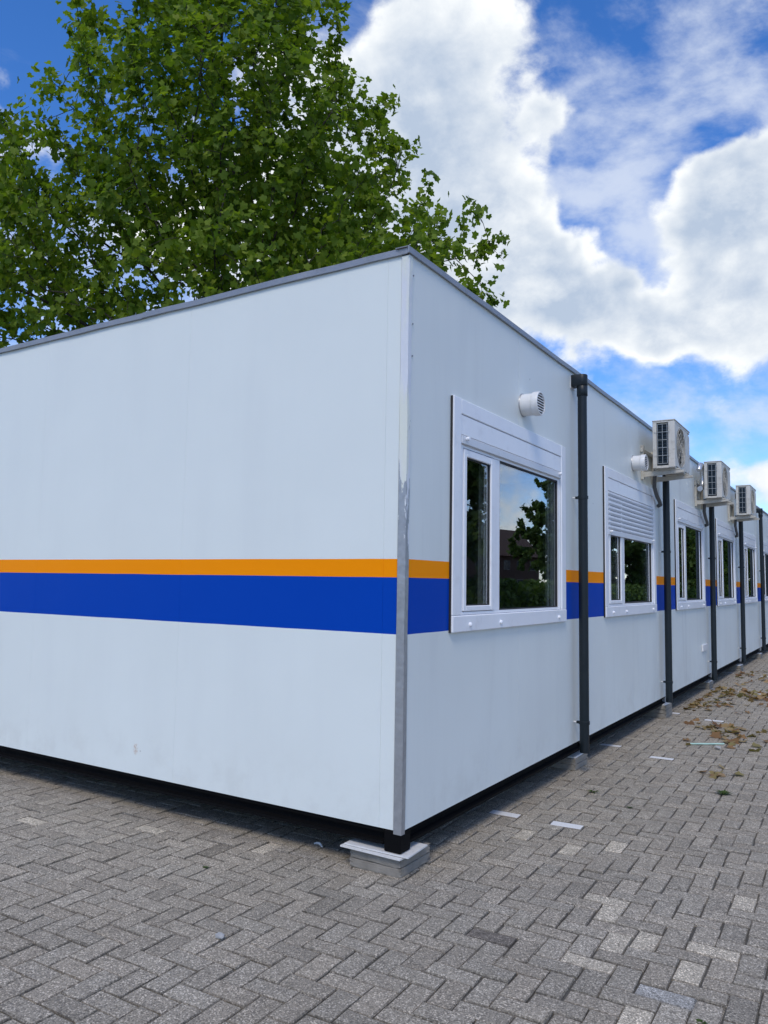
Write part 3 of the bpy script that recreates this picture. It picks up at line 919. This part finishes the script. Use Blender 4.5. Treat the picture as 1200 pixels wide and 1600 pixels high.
def leaves_mesh(name, pos, nrm, size, tone, r, template):
    P, F = template; N = len(pos)
    nrm = nrm / np.linalg.norm(nrm, axis=1, keepdims=True)
    a = r.normal(size=(N, 3)); a[:, 2] -= .7                 # leaf tips hang
    a -= nrm * (a * nrm).sum(1, keepdims=True); a /= np.linalg.norm(a, axis=1, keepdims=True)
    b = np.cross(a, nrm)
    V = pos[:, None, :] + size[:, None, None] * (P[None, :, 0:1] * b[:, None, :] + P[None, :, 1:2] * a[:, None, :] + P[None, :, 2:3] * nrm[:, None, :])
    FF = F[None] + (np.arange(N) * len(P))[:, None, None]
    return fast_mesh(name, V.reshape(-1, 3), FF.reshape(-1, 3), np.repeat(tone, len(F)))


def grow(base, trunk_h, blobs, natt, r, step=.34, infl=2.6, kill=.55):
    """Space colonisation: limbs grow towards points spread through the crown."""
    vol = np.array([b[3] ** 3 for b in blobs]); pick = r.choice(len(blobs), natt, p=vol / vol.sum())
    d = r.normal(size=(natt, 3)); d /= np.linalg.norm(d, axis=1, keepdims=True)
    rad = r.uniform(0, 1, natt) ** (1 / 2.4)
    B = np.array(blobs)
    att = B[pick, :3] + d * (rad * B[pick, 3])[:, None]
    nodes = [np.array(base, float)]; par = [-1]
    z = base[2]
    while z < base[2] + trunk_h:
        z += step; nodes.append(np.array((base[0] + r.normal(0, .02), base[1] + r.normal(0, .02), z))); par.append(len(nodes) - 2)
    nodes = list(nodes); alive = np.ones(len(att), bool)
    NP = np.array(nodes)
    dist = np.linalg.norm(att[:, None] - NP[None], axis=2); near = dist.argmin(1); nd = dist.min(1)
    for it in range(170):
        m_ = alive & (nd < (infl if it > 25 else 9.0))
        if not m_.any(): break
        idx = np.where(m_)[0]; groups = {}
        v = att[idx] - NP[near[idx]]; v /= np.linalg.norm(v, axis=1, keepdims=True)
        acc = np.zeros((len(NP), 3)); np.add.at(acc, near[idx], v)
        src = np.unique(near[idx]); new = []
        for s_ in src:
            g = acc[s_]; L = np.linalg.norm(g)
            if L < 1e-4: continue
            g = g / L + r.normal(0, .22, 3); g /= np.linalg.norm(g)
            new.append(NP[s_] + g * step); par.append(int(s_))
        if not new: break
        new = np.array(new); o_ = len(NP); NP = np.vstack([NP, new])
        dd = np.linalg.norm(att[:, None] - new[None], axis=2); j = dd.argmin(1); dm = dd.min(1)
        up = dm < nd; near[up] = o_ + j[up]; nd[up] = dm[up]
        alive &= nd > kill
        if len(NP) > 6500: break
    return NP, np.array(par)


def build_tree(name, base, trunk_h, blobs, natt, per_node, lsize, label, group, leaf_mat, seed, singles=0, twigs=True, tip=.006, kill=.55):
    r = np.random.default_rng(seed)
    NP, par = grow(base, trunk_h, blobs, natt, r, kill=kill)
    n = len(NP); w = np.zeros(n); kids = np.zeros(n, int)
    for i in range(n - 1, 0, -1):
        if kids[i] == 0: w[i] = tip ** 2.35
        w[par[i]] += w[i]; kids[par[i]] += 1
    rad = w ** (1 / 2.35)
    root = empty(name, base, label, 'tree', group)
    off = np.array(base)
    mb_t, mb_l = MB(), MB()
    for i in range(1, n):
        p = par[i]; ns = 9 if rad[i] > .06 else (6 if rad[i] > .02 else 4)
        tgt = mb_t if (NP[i][2] < base[2] + trunk_h + .3 and rad[i] > .08) else mb_l
        ra = rad[p] if rad[p] < rad[i] * 1.6 else rad[i] * 1.15
        tgt.tube([NP[p] - off, NP[i] - off], [ra, rad[i]], ns, False)
    mb_t.build('trunk', 'bark', root, True); mb_l.build('limbs', 'bark', root, True)
    thin = np.where((rad < .022) & (kids <= 2))[0]
    cen = np.array([b[:3] for b in blobs]).mean(0)
    pos, nrm = [], []; tw = MB()
    for i in thin:
        c0 = NP[i] - off
        for q in range(2):
            d = (NP[i] - NP[par[i]]); d = d / np.linalg.norm(d) + r.normal(0, .75, 3); d /= np.linalg.norm(d)
            L = r.uniform(.25, .55); e = c0 + d * L
            if twigs: tw.tube([c0, c0 + d * L * .5 + r.normal(0, .02, 3), e], [.006, .0045, .003], 3, False)
            m_ = int(round(per_node / 2 * r.uniform(.5, 1.5)))
            for k in range(m_):
                t = r.uniform(.15, 1.1); pos.append(c0 + d * L * t + r.normal(0, .10, 3))
                o_ = NP[i] - cen; o_ /= np.linalg.norm(o_) + 1e-6
                nrm.append(np.array((0, -.25, .50)) + o_ * .45 + r.normal(0, .60, 3))
    if twigs: tw.build('twigs', 'bark', root, False)['kind'] = 'stuff'
    pos = np.array(pos); nrm = np.array(nrm); N = len(pos)
    size = lsize * r.uniform(.62, 1.15, N)
    clump = .5 + .5 * np.sin(pos[:, 0] * 1.9 + 1.3 * np.sin(pos[:, 2] * 1.4)) * np.sin(pos[:, 1] * 2.1 + pos[:, 2])
    tone = np.clip(r.beta(1.9, 2.3, N) * .80 + clump * .22, 0, 1)
    tpl = leaf_template()
    if singles:
        W_ = pos + off - np.array(CAM); z = W_ @ np.array(fw); x = W_ @ np.array(rv) / z * FPX + 600; y = 800 - W_ @ np.array(uv) / z * FPX
        # leaves in front, in the picture and above the roof edge
        vis = (x > 5) & (x < 1195) & (y > 5) & (y < 520 - .24 * x)
        idx = np.where(vis)[0]; idx = idx[np.argsort(z[idx])][:singles]
        keep = np.ones(N, bool); keep[idx] = False
        var = []
        for q in range(6):
            v_ = leaves_mesh('leaf', np.zeros((1, 3)), np.array([[0, 0, 1.0]]), np.array([1.0]), np.array([.12 + .15 * q]), np.random.default_rng(q), tpl)
            v_.materials.append(M[leaf_mat]); var.append(v_)
        for k, i in enumerate(idx):
            o = bpy.data.objects.new('leaf', var[min(5, int(tone[i] * 6))]); COL.objects.link(o); o.parent = root
            o.location = pos[i]; o.scale = (size[i],) * 3
            o.rotation_euler = (Vector(nrm[i]).to_track_quat('Z', 'Y') @ Matrix.Rotation(r.uniform(0, 6.28), 4, 'Z').to_quaternion()).to_euler()
        pos, nrm, size, tone = pos[keep], nrm[keep], size[keep], tone[keep]
    f = link('foliage', leaves_mesh('foliage', pos, nrm, size, tone, r, tpl), leaf_mat, root); f['kind'] = 'stuff'
    print(name, 'nodes', n, 'leaves', N)
    return root


BLOBS = [(-8.59, 6.93, 9.55, 2.9), (-10.34, 5.47, 7.44, 2.2), (-5.92, 8.12, 8.6, 1.45), (-4.3, 8.62, 7.2, 1.05), (-7.47, 7.42, 11.55, 1.9),
         (-9.74, 6.55, 11.85, 1.3), (-11.1, 4.8, 9.2, 1.25), (-5.82, 8.56, 10.6, .62), (-10.7, 5.33, 12.0, .62), (-13.5, 4.0, 8.2, 2.4),
         (-8.8, 6.9, 14.2, 2.3), (-5.11, 8.0, 6.7, 1.5), (-3.75, 8.56, 6.45, .7), (-8.1, 6.9, 6.9, 2.4), (-11.0, 4.56, 6.3, 1.7), (-8.6, 9.2, 9.5, 2.4)]
build_tree('plane_tree', (-8.3, 7.6, 0), 4.0, BLOBS, 2700, 33, .086, 'tall broad green plane tree rising behind the white cabin roof', None, 'leaf', 11, 290, kill=.50)


def far_tree(h, rad_, label, seed):
    r = np.random.default_rng(seed); bl = []
    for q in range(7):
        t = q / 6; a = r.uniform(0, 6.28); rr_ = rad_ * (.75 - .5 * abs(t - .35))
        bl.append((math.cos(a) * rr_ * .45, math.sin(a) * rr_ * .45, h * (.22 + .66 * t), rr_))
    return build_tree('garden_tree', (0, 0, 0), h * .12, bl, 620, 30, .24, label, 'trees mirrored in the windows', 'far_leaf', seed, 0, False, .012)


def copy_tree(src, loc, rz, sc, label):
    c_ = src.copy(); COL.objects.link(c_); c_['label'] = label
    for ch in src.children:
        d = ch.copy(); COL.objects.link(d); d.parent = c_
    c_.location = loc; c_.rotation_euler.z = rz; c_.scale = (sc,) * 3
    return c_


# what the panes mirror: the far side of the car park
ft = far_tree(10.5, 4.6, 'dark leafy tree mirrored in the near pane of the first window', 21); ft.location = (17.5, 32.6, 0)
ft2 = far_tree(13.0, 6.4, 'tall green tree mirrored at the far edge of the first window', 22); ft2.location = (25, 76, 0)
copy_tree(ft2, (22.5, 84, 0), 5.5, .9, 'dark tree mirrored at the near side of the shuttered window')
copy_tree(ft2, (19, 88, 0), 2.0, 1.0, 'dark tree mirrored in the window with the lowered shutter')
copy_tree(ft2, (20, 103, 0), 4.0, 1.05, 'dark tree mirrored behind the small red sign')
copy_tree(ft2, (20.5, 120, 0), 1.1, 1.1, 'dark tree mirrored in the third window')
copy_tree(ft2, (21, 140, 0), 3.0, 1.15, 'dark tree mirrored in the fourth window')
copy_tree(ft2, (21, 161, 0), 5.1, 1.2, 'dark tree mirrored in the fifth window')
copy_tree(ft2, (21, 184, 0), .4, 1.25, 'dark tree mirrored in the sixth window')
copy_tree(ft2, (21, 210, 0), 2.4, 1.3, 'dark tree mirrored in the farthest window')

# hedge of the gardens
def hedge(x0, y0, x1, y1, h, d, label, seed):
    r = np.random.default_rng(seed); L = math.hypot(x1 - x0, y1 - y0); n = int(L * 170)
    t = r.uniform(0, 1, n); pos = np.stack([x0 + (x1 - x0) * t + r.normal(0, d * .4, n), y0 + (y1 - y0) * t + r.normal(0, d * .3, n), h * r.uniform(0, 1, n) ** .7 * (.8 + .25 * np.sin(t * L * 1.3))], 1)
    root = empty('hedge', (x0, y0, 0), label, 'hedge', None)
    off = np.array((x0, y0, 0.0))
    link('foliage', leaves_mesh('foliage', pos - off, r.normal(size=(n, 3)) + (0, 0, .6), r.uniform(.10, .2, n), r.uniform(0, 1, n), r, leaf_template()), 'far_leaf', root)['kind'] = 'stuff'
    mb = MB()
    for q in range(int(L / .7)):
        t_ = q * .7 / L; p = Vector((t_ * (x1 - x0), t_ * (y1 - y0), 0)); mb.tube([p, p + Vector((.05, .03, h * .75))], .025, 5)
    mb.build('stems', 'bark', root)


hedge(14, 22, 16.5, 52, 1.7, .8, 'low green hedge mirrored at the foot of the first window', 31)
hedge(18, 56, 21, 190, 1.6, .9, 'low green hedge mirrored at the foot of the shuttered window', 32)

# brick house
hs = empty('brick_house', (46, 96, 0), 'dark brick house with brown tiled roof mirrored in the first window', 'house')
hs.rotation_euler.z = .25
MB().box(-4, 4, -11, 11, 0, 5.6).build('wall', 'brick', hs)
rf = MB(); V = [(-4.6, -11.4, 5.45), (-4.6, 11.4, 5.45), (4.6, 11.4, 5.45), (4.6, -11.4, 5.45), (0, -11.4, 9.6), (0, 11.4, 9.6)]
rf.add(V, [(0, 4, 5, 1), (2, 5, 4, 3), (0, 3, 4), (1, 5, 2), (0, 1, 2, 3)]); roof = rf.build('roof', 'rooftile', hs)
MB().box(-.5, .5, -3, -2.1, 8.9, 10.5).build('chimney', 'brick', roof)
for q in range(4):
    V = [(-3.9, -9 + q * 1.15, 6.18), (-3.9, -8 + q * 1.15, 6.18), (-2.0, -8 + q * 1.15, 7.90), (-2.0, -9 + q * 1.15, 7.90)]
    V += [(a - .06, b, c_ + .06) for a, b, c_ in V]
    MB().add(V, [(0, 1, 2, 3), (7, 6, 5, 4), (0, 4, 5, 1), (1, 5, 6, 2), (2, 6, 7, 3), (3, 7, 4, 0)]).build('solar_panel', 'solar', roof)
for q in range(7):
    for z in (.9, 3.5):
        y = -9.8 + q * 3.1
        w = MB().box(-4.06, -4.002, y, y + 1.4, z, z + 1.35).build('window', 'concrete', hs)
        MB().box(-4.075, -4.062, y + .1, y + 1.3, z + .1, z + 1.25).build('pane', 'solar', w)
# white garden gate and red sign beyond the hedge
sg = empty('sign_post', (21, 86, 0), 'small red sign on a white post mirrored in the shuttered window', 'sign')
MB().tube([(0, 0, 0), (0, 0, 3.6)], .06, 8).build('post', 'upvc', sg); MB().box(-.09, -.065, -.5, .5, 2.6, 3.5, .01).build('sign_plate', 'red_sign', sg)
MB().box(-.12, -.065, -.6, .6, 1.5, 2.3, .01).build('notice_board', 'upvc', sg)

# ------------------------------------------------------------------ litter
def curled(seed, sc):
    r = random.Random(seed); P = [(0, 0, .03)]
    cu = r.uniform(.25, .7); ax = r.uniform(0, 3.1)
    for a, q in LEAF_OUT:
        t = math.radians(a); q *= r.uniform(.85, 1.1); x, y = q * math.cos(t), q * math.sin(t)
        u = x * math.cos(ax) + y * math.sin(ax)
        P.append((x * (1 - .25 * cu), y * (1 - .25 * cu), cu * u * u * .75 + r.uniform(0, .12)))
    n = len(LEAF_OUT); F = [(0, 1 + k, 1 + (k + 1) % n) for k in range(n)]
    V = [(a * sc, b * sc, c_ * sc) for a, b, c_ in P]
    lo = min(v[2] for v in V); V = [(a, b, c_ - lo + .001) for a, b, c_ in V]
    return fast_mesh('fallen_leaf', V, F, None)


LV = []
for q in range(20):
    me = curled(q, .056); at = me.attributes.new('tone', 'FLOAT', 'FACE'); at.data.foreach_set('value', [(q % 10) / 10 + .04] * len(me.polygons))
    me.materials.append(M['litter']); LV.append(me)
PILES = [((.55, 8.15), (.55, .60), 125, 'dry fallen leaf in the broad brown pile by the third window', .07),
         ((.24, 6.85), (.26, .34), 32, 'yellowing fallen leaf in the thin trail near the second slab stack', .02),
         ((.70, 5.22), (.20, .22), 36, 'fallen leaf in the green and brown clump near the mint stick', .045),
         ((.87, 4.75), (.16, .26), 20, 'curled fallen leaf beside the clump of green leaves', .015),
         ((.50, 10.7), (.32, .8), 44, 'dry fallen leaf in the farthest pile', .05),
         ((.99, 3.15), (.07, .10), 9, 'dark shrivelled leaf in the small nearest clump', .015),
         ((1.3, 6.9), (.4, .8), 10, 'lone pale leaf lying out on the paving', .0)]
lr = random.Random(5)
for (cx, cy), (sx, sy), n, lab, hgt in PILES:
    for q in range(n):
        gx_, gy_ = lr.gauss(0, .5), lr.gauss(0, .5)
        sp_ = 1.4 if lr.random() < .8 else 3.0
        x, y = cx + gx_ * sx * sp_, cy + gy_ * sy * sp_
        o = bpy.data.objects.new('fallen_leaf', lr.choice(LV)); COL.objects.link(o)
        o.location = (max(x, .1), y, .004 + .5 * hgt * max(0, 1 - (gx_ ** 2 + gy_ ** 2)) * lr.random())
        s = lr.uniform(.75, 1.35); o.scale = (s, s, s * lr.uniform(.5, 1)); o.rotation_euler = (lr.gauss(0, .3), lr.gauss(0, .3), lr.uniform(0, 6.28))
        tag(o, lab, 'leaf', lab.replace('fallen leaf', 'fallen leaves'))
st = MB().tube([(.53, 4.27, .008), (.66, 4.36, .0085), (.79, 4.46, .008)], .007, 8).build('plastic_stick', 'green_stick', None, True)
tag(st, 'thin mint green plastic stick among the fallen leaves', 'stick')
def pebble(loc, s, lab, seed):
    r = random.Random(seed); import bmesh
    bm = bmesh.new(); bmesh.ops.create_icosphere(bm, subdivisions=2, radius=1)
    for v in bm.verts: v.co = Vector((v.co.x * 1.3, v.co.y * .9, v.co.z * .6)) * (1 + r.uniform(-.16, .16))
    for v in bm.verts: v.co *= s
    zmin = min(v.co.z for v in bm.verts)
    for v in bm.verts: v.co.z -= zmin
    me = bpy.data.meshes.new('pebble'); bm.to_mesh(me); bm.free()
    o = link('pebble', me, 'stone'); o.location = loc; tag(o, lab, 'stone')


pebble((-.274, -.947, .002), .017, 'small pale pebble lying on the near paving', 1)
pebble((.775, 4.20, .002), .022, 'whitish stone next to the mint green stick', 2)
mb = MB(); P_ = [(-.64 + .012 * q, .155 + .02 * math.sin(q * .55) - .003 * q, .005 + .004 * math.sin(q)) for q in range(6)]
tag(MB().tube(P_, [.004, .006, .007, .007, .006, .004], 6).build('plastic_scrap', 'white_scrap', None, True), 'curled white plastic scrap by the corner slabs', 'scrap')
def weed(x, y, n, L, lab, seed):
    r = random.Random(seed); V, F = [], []
    for q in range(n):
        a = r.uniform(0, 6.28); l = L * r.uniform(.5, 1); d = Vector((math.cos(a), math.sin(a), 0)); s_ = Vector((-d.y, d.x, 0)) * .004
        o_ = len(V); mid = d * l * .5 + Vector((0, 0, l * .45)); e = d * l + Vector((0, 0, l * .30))
        V += [tuple(-s_), tuple(s_), tuple(mid + s_ * 1.6), tuple(mid - s_ * 1.6), tuple(e)]; F += [(o_, o_ + 1, o_ + 2), (o_, o_ + 2, o_ + 3), (o_ + 3, o_ + 2, o_ + 4)]
    me = fast_mesh('weed', V, F, [r.random() for _ in F]); o = link('weed', me, 'grass'); o.location = (x, y, -.006); tag(o, lab, 'weed')


weed(1.06, 2.61, 40, .07, 'green weed tuft growing in a joint near the leaf clumps', 1)
weed(.294, 2.12, 12, .06, 'small weed in the joint between the cabin and the leaves', 2)
weed(1.45, -.50, 7, .03, 'tiny weed in the joint beside the bluish paver', 3)
weed(-.88, -.42, 7, .03, 'tiny yellow weed between pavers before the long wall', 4)
weed(.60, 1.9, 6, .03, 'tiny weed in the paving beyond the white marks', 5)
